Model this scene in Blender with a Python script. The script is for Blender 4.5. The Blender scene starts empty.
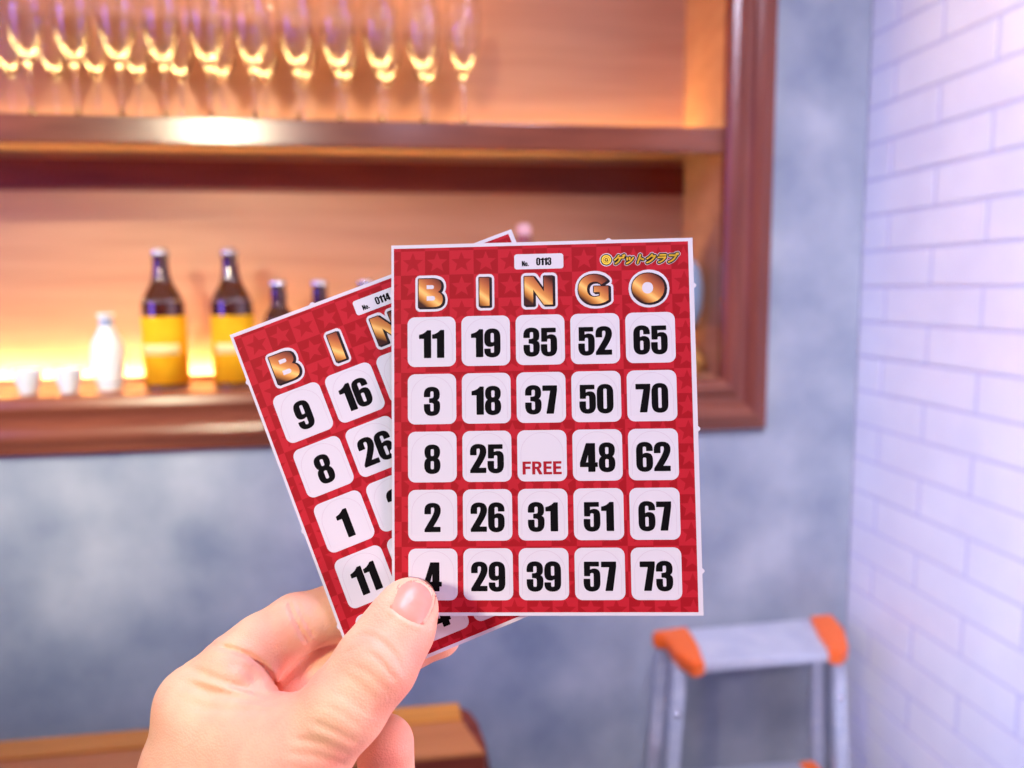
import bpy, bmesh, math, random
import numpy as np
from mathutils import Matrix, Vector
random.seed(7)
C = bpy.context.scene.collection
PI = math.pi
CAMZ = 1.40

# ------------------------------------------------------------------ camera
FPX = 790.0
pit, yaw, rol = 0.12066, 0.14572, -0.0097
cp, sp, cy, sy = math.cos(pit), math.sin(pit), math.cos(yaw), math.sin(yaw)
fwd = Vector((sy*cp, cy*cp, -sp)); rgt = Vector((cy, -sy, 0)); upv = rgt.cross(fwd)
r2 = math.cos(rol)*rgt + math.sin(rol)*upv
u2 = -math.sin(rol)*rgt + math.cos(rol)*upv
CAM = Matrix(((r2.x, u2.x, -fwd.x, 0), (r2.y, u2.y, -fwd.y, 0), (r2.z, u2.z, -fwd.z, CAMZ), (0, 0, 0, 1)))
cd = bpy.data.cameras.new('camera'); cam = bpy.data.objects.new('camera', cd); C.objects.link(cam)
cam.matrix_world = CAM
cd.sensor_width = 36; cd.lens = FPX*36/1024; cd.clip_start = 0.01
cd.dof.use_dof = True; cd.dof.focus_distance = 0.25; cd.dof.aperture_fstop = 8.6
bpy.context.scene.camera = cam

# ------------------------------------------------------------------ helpers
def mat(name, col=(.5, .5, .5), rough=.5, metal=0, spec=.5, emit=None, es=0, trans=0, ior=1.45, coat=0, sss=0):
    m = bpy.data.materials.new(name); m.use_nodes = True
    b = m.node_tree.nodes['Principled BSDF']
    b.inputs['Base Color'].default_value = (*col, 1); b.inputs['Roughness'].default_value = rough
    b.inputs['Metallic'].default_value = metal; b.inputs['Specular IOR Level'].default_value = spec
    b.inputs['Transmission Weight'].default_value = trans; b.inputs['IOR'].default_value = ior
    b.inputs['Coat Weight'].default_value = coat
    if sss:
        b.inputs['Subsurface Weight'].default_value = sss
        b.inputs['Subsurface Radius'].default_value = (1, .35, .2); b.inputs['Subsurface Scale'].default_value = .004
    if emit:
        b.inputs['Emission Color'].default_value = (*emit, 1); b.inputs['Emission Strength'].default_value = es
    return m
def nd(m, t, **kw):
    n = m.node_tree.nodes.new(t)
    for k, v in kw.items():
        if k.startswith('_'): setattr(n, k[1:], v)
        else: n.inputs[k.replace('__', ' ')].default_value = v
    return n
def lk(m, a, b): m.node_tree.links.new(a, b)
def bs(m): return m.node_tree.nodes['Principled BSDF']
def noise_mat(name, c1, c2, scale, rough=.5, lo=.35, hi=.65, stretch=(1, 1, 1), detail=4, bump=0, bscale=None, extra=None, **kw):
    m = mat(name, c1, rough, **kw)
    tc = nd(m, 'ShaderNodeTexCoord'); mp = nd(m, 'ShaderNodeMapping'); mp.inputs['Scale'].default_value = stretch
    lk(m, tc.outputs['Object'], mp.inputs['Vector'])
    nz = nd(m, 'ShaderNodeTexNoise', Scale=scale, Detail=detail); lk(m, mp.outputs['Vector'], nz.inputs['Vector'])
    cr = nd(m, 'ShaderNodeValToRGB'); e = cr.color_ramp.elements
    e[0].position = lo; e[0].color = (*c1, 1); e[1].position = hi; e[1].color = (*c2, 1)
    lk(m, nz.outputs['Fac'], cr.inputs['Fac'])
    lk(m, cr.outputs['Color'], bs(m).inputs['Base Color'])
    if bump:
        n2 = nd(m, 'ShaderNodeTexNoise', Scale=bscale or scale*4, Detail=6); lk(m, mp.outputs['Vector'], n2.inputs['Vector'])
        bp = nd(m, 'ShaderNodeBump', Strength=bump, Distance=.002); lk(m, n2.outputs['Fac'], bp.inputs['Height'])
        lk(m, bp.outputs['Normal'], bs(m).inputs['Normal'])
    return m
def link(name, me, parent=None, mats=(), smooth=False):
    o = bpy.data.objects.new(name, me); C.objects.link(o)
    for m in mats: me.materials.append(m)
    if parent: o.parent = parent
    if smooth:
        for p in me.polygons: p.use_smooth = True
    return o
def obj(name, bm, mats, parent=None, smooth=False):
    me = bpy.data.meshes.new(name); bm.to_mesh(me); bm.free()
    if not isinstance(mats, (list, tuple)): mats = [mats]
    return link(name, me, parent, mats, smooth)
def thing(name, label, cat, loc=(0, 0, 0), rz=0, group=None):
    o = bpy.data.objects.new(name, None); C.objects.link(o)
    o.location = loc; o.rotation_euler = (0, 0, rz); o.empty_display_size = .03
    return tag(o, label, cat, group)
def tag(o, label, cat, group=None):
    o['label'] = label; o['category'] = cat
    if group: o['group'] = group
    return o
def struct(o): o['kind'] = 'structure'; return o
def box(bm, x0, x1, y0, y1, z0, z1, bev=0, mi=0):
    vs = [bm.verts.new(p) for p in ((x0,y0,z0),(x1,y0,z0),(x1,y1,z0),(x0,y1,z0),(x0,y0,z1),(x1,y0,z1),(x1,y1,z1),(x0,y1,z1))]
    fs = [bm.faces.new([vs[i] for i in f]) for f in ((3,2,1,0),(4,5,6,7),(0,1,5,4),(1,2,6,5),(2,3,7,6),(3,0,4,7))]
    for f in fs: f.material_index = mi
    if bev:
        es = list({e for f in fs for e in f.edges})
        bmesh.ops.bevel(bm, geom=es, offset=bev, segments=2, affect='EDGES', profile=.7)
    return vs
def bx(*a, **k):
    bm = bmesh.new(); box(bm, *a, **k); return bm
def prism(bm, poly, z0, z1, mi=0, M=None):
    lo = [bm.verts.new((x, y, z0)) for x, y in poly]; hi = [bm.verts.new((x, y, z1)) for x, y in poly]
    n = len(poly); fs = [bm.faces.new(lo[::-1]), bm.faces.new(hi)]
    for i in range(n): fs.append(bm.faces.new((lo[i], lo[(i+1) % n], hi[(i+1) % n], hi[i])))
    for f in fs: f.material_index = mi
    if M: bmesh.ops.transform(bm, matrix=M, verts=lo+hi)
    bmesh.ops.recalc_face_normals(bm, faces=fs)
    return lo+hi
def lathe(prof, seg=40, closed=False, bm=None, mi=0):
    """prof: (r,z) from bottom axis to top; closes at the axis when r==0"""
    bm = bm or bmesh.new(); rings = []
    for r, z in prof:
        if r < 1e-6: rings.append([bm.verts.new((0, 0, z))])
        else: rings.append([bm.verts.new((r*math.cos(2*PI*i/seg), r*math.sin(2*PI*i/seg), z)) for i in range(seg)])
    nf = []
    prs = list(zip(rings, rings[1:])) + ([(rings[-1], rings[0])] if closed else [])
    for a, b in prs:
        for i in range(seg):
            j = (i+1) % seg
            if len(a) == 1 and len(b) == 1: continue
            if len(a) == 1: nf.append(bm.faces.new((a[0], b[j], b[i])))
            elif len(b) == 1: nf.append(bm.faces.new((a[i], a[j], b[0])))
            else: nf.append(bm.faces.new((a[i], a[j], b[j], b[i])))
    for f in nf: f.material_index = mi; f.smooth = True
    bmesh.ops.recalc_face_normals(bm, faces=nf)
    return bm
def smoothp(pts, n=6):
    """Catmull-Rom through (r,z) points"""
    out = []
    for i in range(len(pts)-1):
        p0 = pts[max(i-1, 0)]; p1 = pts[i]; p2 = pts[i+1]; p3 = pts[min(i+2, len(pts)-1)]
        for k in range(n):
            t = k/n
            out.append(tuple(max(0, .5*((2*b)+(-a+c)*t+(2*a-5*b+4*c-d)*t*t+(-a+3*b-3*c+d)*t**3)) if q == 0 else
                       .5*((2*b)+(-a+c)*t+(2*a-5*b+4*c-d)*t*t+(-a+3*b-3*c+d)*t**3)
                       for q, (a, b, c, d) in enumerate(zip(p0, p1, p2, p3))))
    out.append(pts[-1]); return out
def copy_tree(o, parent=None):
    c = o.copy(); C.objects.link(c)
    if parent: c.parent = parent
    for ch in list(o.children): copy_tree(ch, c)
    return c

# ------------------------------------------------------------------ materials
M = {}
M['plaster'] = noise_mat('mottled_plaster', (.24, .285, .345), (.50, .53, .54), 6.5, .75, .28, .74, detail=7, bump=.15, bscale=40)
M['floor'] = noise_mat('dark_floor', (.05, .05, .06), (.10, .10, .11), 6, .5)
M['ceil'] = mat('white_ceiling', (.7, .7, .7), .8)
M['wood_back'] = noise_mat('warm_wood_panel', (.43, .185, .092), (.56, .28, .150), 4, .42, .2, .8, stretch=(.6, 4, 9), detail=6)
M['wood_dark'] = noise_mat('red_brown_lacquer', (.20, .055, .030), (.31, .088, .042), 5, .20, .3, .7, stretch=(.8, 6, 6), detail=5)
M['wood_darkv'] = noise_mat('red_brown_lacquer_upright', (.19, .048, .030), (.27, .070, .040), 5, .22, .3, .7, stretch=(6, 6, .8), detail=5)
M['wood_rail'] = noise_mat('dark_red_wood', (.16, .024, .010), (.22, .040, .018), 5, .5, .3, .7, stretch=(.8, 6, 6))
M['wood_count'] = noise_mat('orange_timber', (.62, .23, .025), (.78, .33, .05), 6, .4, .3, .7, stretch=(1, 9, 9), detail=6)
M['wood_count2'] = noise_mat('duller_timber', (.50, .17, .045), (.60, .23, .07), 6, .4, .3, .7, stretch=(1, 9, 9), detail=6)
M['wood_body'] = noise_mat('dark_counter_wood', (.05, .012, .006), (.08, .02, .01), 6, .5, .3, .7, stretch=(1, 6, 6))
M['led'] = mat('warm_led', (1, .7, .3), .5, emit=(1.0, .94, .44), es=115)
M['led_up'] = mat('warm_led_upper', (1, .7, .3), .5, emit=(1.0, .80, .30), es=52)
M['glass'] = mat('clear_glass', (1, 1, 1), .0, trans=1, ior=1.45)
M['amber'] = mat('amber_bottle_glass', (.07, .012, .004), .05, ior=1.7, coat=1)
M['foil'] = mat('silver_foil', (.75, .75, .8), .25, metal=.8)
M['yellow'] = noise_mat('yellow_label', (.86, .40, .010), (.90, .46, .015), 30, .7, spec=.1)
M['label_band'] = mat('pale_label_band', (.95, .72, .30), .5)
M['porcelain'] = mat('white_porcelain', (.80, .84, .86), .15, coat=.4)
M['bluep'] = mat('blue_glaze', (.03, .07, .28), .2)
M['pink'] = mat('pink_cap', (.85, .50, .48), .4)
M['paleblue'] = mat('pale_blue_glaze', (.35, .47, .58), .35)
M['gold'] = mat('gold_glaze', (.75, .45, .12), .3, metal=.4)
M['alu'] = noise_mat('brushed_aluminium', (.62, .64, .70), (.74, .75, .78), 20, .38, metal=.55, stretch=(1, 1, 8))
M['aluleg'] = noise_mat('aluminium_leg', (.58, .62, .70), (.70, .72, .76), 20, .35, metal=.5, stretch=(1, 1, 8))
M['orange'] = mat('orange_plastic', (.95, .16, .02), .4)
M['rubber'] = mat('dark_rubber', (.03, .03, .03), .7)

# glazed brick
def brick_mat():
    m = mat('white_glazed_brick', (.8, .8, .8), .22, coat=.3)
    return m
M['brick'] = noise_mat('white_glazed_brick', (.80, .79, .84), (.86, .85, .88), 9, .25)
M['grout'] = mat('grey_grout', (.62, .60, .74), .8)

# ------------------------------------------------------------------ room (positions measured from the photo's perspective)
YW, XW = 1.503, 0.9407
def Z(z): return z + CAMZ
# recess opening in the plaster wall
RX0, RX1, RZ0, RZ1 = -1.35, .675, Z(-.235), Z(.80)
bm = bmesh.new()
for a in ((-2.6, XW, 0, RZ0), (-2.6, XW, RZ1, 2.6), (-2.6, RX0, RZ0, RZ1), (RX1, XW, RZ0, RZ1)):
    box(bm, a[0], a[1], YW, YW+.3, a[2], a[3])
struct(obj('wall_back', bm, M['plaster']))
struct(obj('floor', bx(-2.6, 2.2, -3.2, YW+.3, -.05, 0), M['floor']))
struct(obj('ceiling', bx(-2.6, 2.2, -3.2, YW+.3, 2.6, 2.65), M['ceil']))
# brick wall: grout slab plus the faces of the bricks in one mesh (pattern of the wall)
bm = bmesh.new(); box(bm, XW+.0035, XW+.12, -3.2, YW+.3, 0, 2.6, mi=1)
row, TL, gr = .07, .25782, .006
t0, z0 = .08134, Z(.48509)
for k in range(-17, 27):
    zt = z0 - k*row; off = 0 if k % 2 else TL/2   # rows offset by half a brick
    for i in range(-2, 9):
        ya = YW - (t0 + i*TL + off) ; yb = ya + TL
        ya, yb = ya+.0045, min(yb-.0045, YW)
        if yb-ya < .01 or ya < -1.2: continue
        z1, zb = min(zt-gr/2, 2.6), max(zt-row+gr/2, 0)
        if z1-zb < .01: continue
        box(bm, XW+.0022, XW+.006, ya, yb, zb, z1, bev=.0012)
struct(obj('wall_right', bm, [M['brick'], M['grout']]))

# ------------------------------------------------------------------ built-in display cabinet
YF = 1.485                      # face of the frame
fx_i, fx_o = .640, .738         # inner / outer edge of the right upright
fz_t, fz_b = Z(-.182), Z(-.287) # lower rail
YB = 1.753
cab = thing('display_cabinet', 'built-in reddish-brown wooden display shelving with warm strip lighting, set in the grey wall', 'cabinet', (0, YW, fz_b))
def cpart(name, bm, m, **k):
    o = obj(name, bm, m, cab, **k); o.matrix_parent_inverse = Matrix.Translation((0, -YW, -fz_b)); return o
cpart('back_panel', bx(-1.33, .652, YB, YB+.012, fz_t-.03, Z(.78)), M['wood_back'])
cpart('side_panel', bx(.652, .668, YF+.024, YB+.012, fz_t-.03, Z(.78)), M['wood_back'])
cpart('side_panel', bx(-1.346, -1.33, YF+.024, YB+.012, fz_t-.03, Z(.78)), M['wood_back'])
cpart('bottom_board', bx(-1.33, .652, YF+.024, YB, fz_t-.022, fz_t-.001, bev=.001), M['wood_back'])
cpart('top_board', bx(-1.33, .652, YF+.024, YB, Z(.76), Z(.78)), M['wood_back'])
sb = bmesh.new()
box(sb, -1.33, .652, YW+.022, YB, Z(.283), Z(.305), bev=.001, mi=1)      # board
box(sb, -1.33, .652, YW, YW+.022, Z(.2575), Z(.3055), bev=.003, mi=0)  # front edge
cpart('shelf_board', sb, [M['wood_dark'], M['wood_back']])
cpart('back_rail', bx(-1.33, .652, YB-.008, YB, Z(.205), Z(.268), bev=.001), M['wood_rail'])
# moulded frame: profile (across, out of the wall)
W_ = .105
prof = [(0, -.020), (0, .0), (.006, .006), (.018, .010), (.030, .006), (.036, .001), (.050, .001), (.056, .008), (.070, .012), (.082, .009), (.090, .002), (.100, 0), (W_, -.004), (W_, -.018)]
def moulding(name, corners, widths, m):
    """sweep the profile along the mitred polyline; corners are (inner pt, outer pt) pairs in x,z"""
    bm = bmesh.new(); rings = []
    for (ix, iz), (ox, oz) in corners:
        rings.append([bm.verts.new((ix+(ox-ix)*a/W_, YF-o, iz+(oz-iz)*a/W_)) for a, o in prof])
    for a, b in zip(rings, rings[1:]):
        for i in range(len(prof)-1):
            f = bm.faces.new((a[i], a[i+1], b[i+1], b[i])); f.smooth = False
        bm.faces.new((a[-1], a[0], b[0], b[-1]))
    for r in (rings[0], rings[-1]): bm.faces.new(r)
    bmesh.ops.recalc_face_normals(bm, faces=bm.faces)
    return cpart(name, bm, m)
moulding('frame_upright', [((fx_i, fz_t), (fx_o, fz_b)), ((fx_i, Z(.76)), (fx_o, Z(.86)))], None, M['wood_darkv'])
moulding('frame_rail', [((fx_i, fz_t), (fx_o, fz_b)), ((-1.33, fz_t), (-1.43, fz_b))], None, M['wood_dark'])
moulding('frame_rail', [((fx_i, Z(.76)), (fx_o, Z(.86))), ((-1.33, Z(.76)), (-1.43, Z(.86)))], None, M['wood_dark'])
moulding('frame_upright', [((-1.33, fz_t), (-1.43, fz_b)), ((-1.33, Z(.76)), (-1.43, Z(.86)))], None, M['wood_darkv'])
cpart('led_strip', bx(-1.32, .40, YB-.025, YB-.017, fz_t+.0, fz_t+.007), M['led'])
cpart('added_light_lip', bx(-1.33, .652, YB-.030, YB-.026, fz_t-.001, fz_t+.009, bev=.001), M['wood_back'])  # lip added to hide the strip and soften its glow
cpart('led_strip', bx(-1.32, .645, YB-.014, YB-.001, Z(.3055), Z(.3155)), M['led_up'])

# ------------------------------------------------------------------ wine flutes on the upper shelf
zs = Z(.3056)
def flute(name_label):
    t = thing('champagne_glass', name_label, 'glass', group='stemmed glasses on the upper shelf')
    foot = [(0, .0), (.031, .0), (.0325, .0012), (.031, .0024), (.016, .0042), (.006, .008), (0, .0085)]
    obj('foot', lathe(foot, 32), M['glass'], t)
    stem = [(0, .0086), (.0042, .0086), (.0035, .03), (.0033, .06), (.0036, .085), (.0055, .098), (0, .0985)]
    obj('stem', lathe(stem, 20), M['glass'], t)
    out = smoothp([(.0058, .0986), (.0115, .106), (.020, .122), (.0275, .145), (.0325, .175), (.0335, .200), (.0315, .225), (.0300, .242)], 4)
    inn = smoothp([(.0286, .242), (.0301, .225), (.0319, .200), (.0304, .175), (.0243, .148), (.0160, .128), (.0080, .117), (0, .113)], 4)
    obj('bowl', lathe([(0, .0986)]+out+inn, 36), M['glass'], t)
    return t
front_x = [-.6325, -.5555, -.4793, -.4036, -.3250, -.2468, -.1676, -.0926, -.0147, .0644, .1428]
rear_x = [-.7009, -.6245, -.5500, -.4748, -.3980, -.3200, -.2406, -.1660, -.0865, -.0039, .0760]
GL = flute('stemmed wine glass at the right end of the front row on the upper shelf')
GL.location = (front_x[-1], 1.57, zs)
ordn = ['', 'second', 'third', 'fourth', 'fifth', 'sixth', 'seventh', 'eighth', 'ninth', 'tenth', 'eleventh', 'twelfth', 'thirteenth']
fx = [-1.015, -.937, -.860, -.783, -.7080] + front_x
for i, x in enumerate(reversed(fx[3:-1])):
    g = copy_tree(GL); g.location = (x, 1.57+random.uniform(-.002, .002), zs); g.rotation_euler.z = random.uniform(0, 6)
    g['label'] = '%s stemmed wine glass from the right in the front row on the upper shelf' % ordn[i+1]
for i, x in enumerate(reversed(rear_x)):
    g = copy_tree(GL); g.location = (x, 1.66+random.uniform(-.002, .002), zs); g.rotation_euler.z = random.uniform(0, 6)
    g['label'] = ('stemmed wine glass at the right end of the rear row on the upper shelf' if i == 0 else
                  '%s stemmed wine glass from the right in the rear row on the upper shelf' % ordn[i+1])

# ------------------------------------------------------------------ things on the lower shelf
zl = fz_t
def beer(name, label, h, r, group=None):
    t = thing(name, label, 'bottle', group=group)
    s = h/.287; q = r/.0375
    pr = smoothp([(.0365*q, .004), (.0375*q, .012), (.0375*q, .16*s), (.036*q, .178*s), (.028*q, .198*s), (.0185*q, .218*s), (.0155, .240*s), (.0142, .262*s)], 5)
    neck = [(.0142, .266*s), (.0160, .268*s), (.0160, .276*s), (.0130, .278*s)]
    obj('glass_body', lathe([(0, .004), (.030*q, .0), (.0365*q, .002)]+pr+neck+[(0, .278*s)], 40), M['amber'], t)
    capb = bmesh.new(); seg = 42; rings = []
    for r_, z_, wv in ((.0170, .2735*s, .0007), (.0163, .279*s, .0005), (.0135, .285*s, 0), (.006, .287*s, 0)):
        rings.append([capb.verts.new(((r_+(wv if i % 2 else 0))*math.cos(2*PI*i/seg), (r_+(wv if i % 2 else 0))*math.sin(2*PI*i/seg), z_)) for i in range(seg)])
    for a, b in zip(rings, rings[1:]):
        for i in range(seg): capb.faces.new((a[i], a[(i+1) % seg], b[(i+1) % seg], b[i]))
    capb.faces.new(rings[-1]); capb.faces.new(rings[0][::-1])
    obj('crown_cap', capb, M['foil'], t)
    a = .0377*q
    obj('label', lathe([(a, .010*s), (a+.0003, .010*s), (a+.0003, .148*s), (a, .148*s)], 48, closed=True), M['yellow'], t)
    lb = lathe([(a+.0003, .070*s), (a+.0006, .070*s), (a+.0006, .092*s), (a+.0003, .092*s)], 48, closed=True)
    bmesh.ops.delete(lb, geom=[f for f in lb.faces if f.calc_center_median().y > -a*.62], context='FACES')
    obj('label_print', lb, M['label_band'], t)
    obj('shoulder_highlight', lathe([(.0362*q, .176*s), (.0370*q, .176*s), (.0302*q, .193*s), (.0294*q, .193*s)], 48, closed=True), M['foil'], t)  # silver band stands in for the pale reflection across the shoulder
    return t
b = beer('beer_bottle', 'large brown beer bottle with yellow label beside the white sake flask', .264, .0395, 'large beer bottles on the lower shelf'); b.location = (-.434, 1.583, zl)
b2 = copy_tree(b); b2.location = (-.3085, 1.583, zl); b2.rotation_euler.z = .2
b2['label'] = 'large brown beer bottle with yellow label partly behind the tilted bingo card'
b = beer('beer_bottle', 'small brown beer bottle whose neck shows next to the second large bottle', .203, .031, 'small beer bottles on the lower shelf'); b.location = (-.2215, 1.583, zl)
for x, lab in ((-.1435, 'second small brown beer bottle, only its neck above the tilted card'),
               (-.0560, 'rightmost small brown beer bottle, almost hidden behind the tilted card')):
    c = copy_tree(b); c.location = (x, 1.583, zl); c['label'] = lab

t = thing('sake_flask', 'white porcelain sake flask with a blue ring near its base', 'flask', (-.534, 1.573, zl))
o_ = smoothp([(.019, .0), (.0225, .006), (.0285, .045), (.0300, .068), (.0270, .088), (.0175, .108), (.0118, .122), (.0112, .130), (.0150, .140), (.0160, .143)], 6)
i_ = [(.0145, .143), (.0098, .130), (.0100, .118), (.0, .110)]
obj('flask_body', lathe([(0, 0)]+o_+i_, 40), M['porcelain'], t)
obj('blue_ring', lathe([(.0229, .012), (.0237, .012), (.0247, .020), (.0238, .020)], 40, closed=True), M['bluep'], t)
obj('blue_rim', lathe([(.0120, .120), (.0127, .120), (.0124, .132), (.0117, .132)], 32, closed=True), mat('pale_blue_rim', (.25, .33, .55), .3), t)

t = thing('sake_cup', 'small white sake cup at the left edge of the lower shelf', 'cup', (-.661, 1.535, zl), group='white sake cups')
pr = smoothp([(.0150, .006), (.0190, .020), (.0228, .034), (.0245, .045)], 5)
pi_ = smoothp([(.0232, .045), (.0212, .033), (.0172, .020), (.0, .010)], 5)
obj('cup_body', lathe([(0, .004), (.0125, .004), (.0125, .0), (.0142, .0), (.0150, .006)]+pr[1:]+pi_, 40), M['porcelain'], t)
c = copy_tree(t); c.location = (-.592, 1.535, zl); c['label'] = 'small white sake cup next to the sake flask'

t = thing('tall_bottle', 'tall bottle whose pale pink cap peeks over the upright bingo card', 'bottle', (.262, 1.60, zl))
obj('bottle_body', lathe([(0, .003), (.030, 0)]+smoothp([(.036, .004), (.037, .012), (.037, .19), (.030, .215), (.016, .245), (.0135, .29)], 5)+[(0, .29)], 36), mat('rose_glass', (.35, .10, .09), .12, coat=.5), t)
obj('round_cap', lathe([(0, .288), (.0145, .288)]+smoothp([(.0150, .290), (.0155, .300), (.0120, .309), (.0, .312)], 5), 28), M['pink'], t)

t = thing('shelf_ornament', 'pale blue rounded ornament on a golden foot, at the right end of the lower shelf', 'ornament', (.592, 1.60, zl))
obj('ornament_body', lathe([(0, .085)]+smoothp([(.020, .086), (.038, .105), (.0470, .140), (.0480, .180), (.0420, .215), (.0280, .236), (.0120, .243)], 6)+[(0, .244)], 40), M['paleblue'], t)
obj('ornament_foot', lathe([(0, 0)]+smoothp([(.044, .0), (.050, .012), (.052, .030), (.036, .052), (.022, .066), (.026, .084)], 6)+[(0, .085)], 40), M['gold'], t)

# ------------------------------------------------------------------ timber counter in front of the wall
zc = Z(-.68)
ct = thing('wooden_counter', 'narrow orange-brown timber counter with chamfered end, low in front of the grey wall', 'counter', (0, 1.16, 0))
def kpart(name, bm, m):
    o = obj(name, bm, m, ct); o.matrix_parent_inverse = Matrix.Translation((0, -1.16, 0)); return o
bm = bmesh.new(); prism(bm, [(-1.6, 1.085), (.114, 1.085), (.1185, 1.11), (.1125, 1.18), (.102, 1.215), (.088, 1.231), (-1.6, 1.231)], zc-.045, zc-.004)
bmesh.ops.bevel(bm, geom=[e for e in bm.edges if abs(e.verts[0].co.z-e.verts[1].co.z) < .001], offset=.002, segments=2, affect='EDGES')
kpart('counter_top', bm, M['wood_rail'])
bm = bmesh.new(); prism(bm, [(-1.598, 1.087), (.112, 1.087), (.0885, 1.175), (.0885, 1.179), (-1.598, 1.179)], zc-.0045, zc+.001)
kpart('top_board', bm, M['wood_count2'])
bm = bmesh.new(); box(bm, -1.598, .0870, 1.180, 1.229, zc-.0045, zc+.004, bev=.0015)
kpart('back_strip', bm, M['wood_count'])
kpart('counter_body', bx(-1.6, .105, 1.10, 1.215, .08, zc-.045, bev=.002), M['wood_body'])
bm = bmesh.new()
for k in range(6):
    x0 = -1.56+k*.275
    for a in ((x0, x0+.25, .12, .14), (x0, x0+.25, .60, .62), (x0, x0+.02, .14, .60), (x0+.23, x0+.25, .14, .60)):
        box(bm, a[0], a[1], 1.090, 1.101, a[2], a[3], bev=.002)
kpart('panel_moulding', bm, M['wood_body'])
kpart('plinth', bx(-1.6, .125, 1.085, 1.225, 0, .08, bev=.003), M['wood_body'])
kpart('side_moulding', bx(.104, .128, 1.09, 1.22, zc-.085, zc-.060, bev=.004), M['wood_body'])

# ------------------------------------------------------------------ step ladder in the corner
lad = thing('step_ladder', 'aluminium step ladder with orange plastic corners, standing in the corner by the brick wall', 'ladder', (.66, 1.37, 0))
def lpart(name, bm, m, **k):
    o = obj(name, bm, m, lad, **k); o.matrix_parent_inverse = Matrix.Translation((-.66, -1.37, 0)); return o
zt = Z(-.68)
WH = [(.5431, 1.4461), (.8431, 1.4538), (.801, 1.3006), (.5248, 1.2988)]   # back left, back right, front right, front left
def lerp2(u, v):
    q = [Vector(p) for p in WH]; return q[3].lerp(q[2], u).lerp(q[0].lerp(q[1], u), v)
def slab(bm, poly, z0, z1, bev=.003):
    vs = prism(bm, poly, z0, z1)
    if bev: bmesh.ops.bevel(bm, geom=[e for e in bm.edges if e.verts[0] in vs and e.verts[1] in vs], offset=bev, segments=2, affect='EDGES')
bm = bmesh.new(); slab(bm, [tuple(lerp2(u, v)) for u, v in ((-.02, .02), (1.02, .02), (1.02, .98), (-.02, .98))], zt-.020, zt-.002)
for k in range(9):   # anti-slip ribs
    v = .08+k*.105; slab(bm, [tuple(lerp2(u_, v_)) for u_, v_ in ((.02, v), (.98, v), (.98, v+.035), (.02, v+.035))], zt-.003, zt+.0005, 0)
lpart('platform', bm, M['alu'])
for poly in ([(.486, 1.438), (.5633, 1.4498), (.5560, 1.37), (.5391, 1.2954), (.5150, 1.290), (.4990, 1.345), (.502, 1.408), (.485, 1.418)],
             [(.8277, 1.4539), (.8787, 1.4560), (.8681, 1.3956), (.8300, 1.3133), (.8044, 1.2914), (.7831, 1.3000), (.800, 1.37)]):
    bm = bmesh.new(); slab(bm, poly[::-1], zt-.024, zt+.004, .004); lpart('corner_cap', bm, M['orange'])
def beam(bm, a, b, w, d, up=Vector((0, 1, 0)), channel=False):
    a, b = Vector(a), Vector(b); ax = (b-a).normalized(); s = ax.cross(up).normalized(); t_ = s.cross(ax)
    if channel: poly = [(-w/2, -d/2), (w/2, -d/2), (w/2, d/2), (w/2-.003, d/2), (w/2-.003, -d/2+.003), (-w/2+.003, -d/2+.003), (-w/2+.003, d/2), (-w/2, d/2)]
    else: poly = [(-w/2, -d/2), (w/2, -d/2), (w/2, d/2), (-w/2, d/2)]
    lo = [bm.verts.new(a+s*x+t_*y) for x, y in poly]; hi = [bm.verts.new(b+s*x+t_*y) for x, y in poly]
    n = len(poly); fs = [bm.faces.new(lo[::-1]), bm.faces.new(hi)]
    for i in range(n): fs.append(bm.faces.new((lo[i], lo[(i+1) % n], hi[(i+1) % n], hi[i])))
    bmesh.ops.recalc_face_normals(bm, faces=fs)
legs = {}
for key, top, foot in (('fl', (.508, 1.344), (.420, 1.226)), ('fr', (.826, 1.350), (.828, 1.256)), ('bl', (.505, 1.429), (.475, 1.470)), ('br', (.826, 1.423), (.880, 1.470))):
    a = Vector((top[0], top[1], zt-.018)); b_ = Vector((foot[0], foot[1], .03)); legs[key] = (a, b_)
    bm = bmesh.new(); beam(bm, a, b_, .024, .020 if key[0] == 'f' else .016)
    lg = lpart('leg', bm, M['aluleg'])
    bm = bmesh.new(); beam(bm, b_.lerp(a, .04), b_+(b_-a).normalized()*.0285, .030, .027)
    f = obj('rubber_foot', bm, M['rubber'], lg)
for fz in (.437, .225):
    pl, pr_ = [k[0].lerp(k[1], 1-(fz-.03)/(zt-.042)) for k in (legs['fl'], legs['fr'])]
    bm = bmesh.new(); prism(bm, [(pl.x+.004, pl.y-.012), (pr_.x-.004, pr_.y-.012), (pr_.x-.004, pr_.y+.085), (pl.x+.004, pl.y+.085)], fz-.02, fz)
    bmesh.ops.bevel(bm, geom=bm.edges[:], offset=.003, segments=2, affect='EDGES')
    st = lpart('step', bm, M['alu'])
    for q, s_ in ((pl, 1), (pr_, -1)):
        bm = bmesh.new(); x0 = q.x+s_*.008
        box(bm, min(x0, x0+s_*.032), max(x0, x0+s_*.032), q.y-.016, q.y+.088, fz-.024, fz+.003, bev=.004)
        o = obj('step_end_cap', bm, M['orange'], st)
for q in (.45, .85):
    bm = bmesh.new(); beam(bm, legs['bl'][0].lerp(legs['bl'][1], q), legs['br'][0].lerp(legs['br'][1], q), .016, .012)
    lpart('rear_brace', bm, M['aluleg'])
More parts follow.
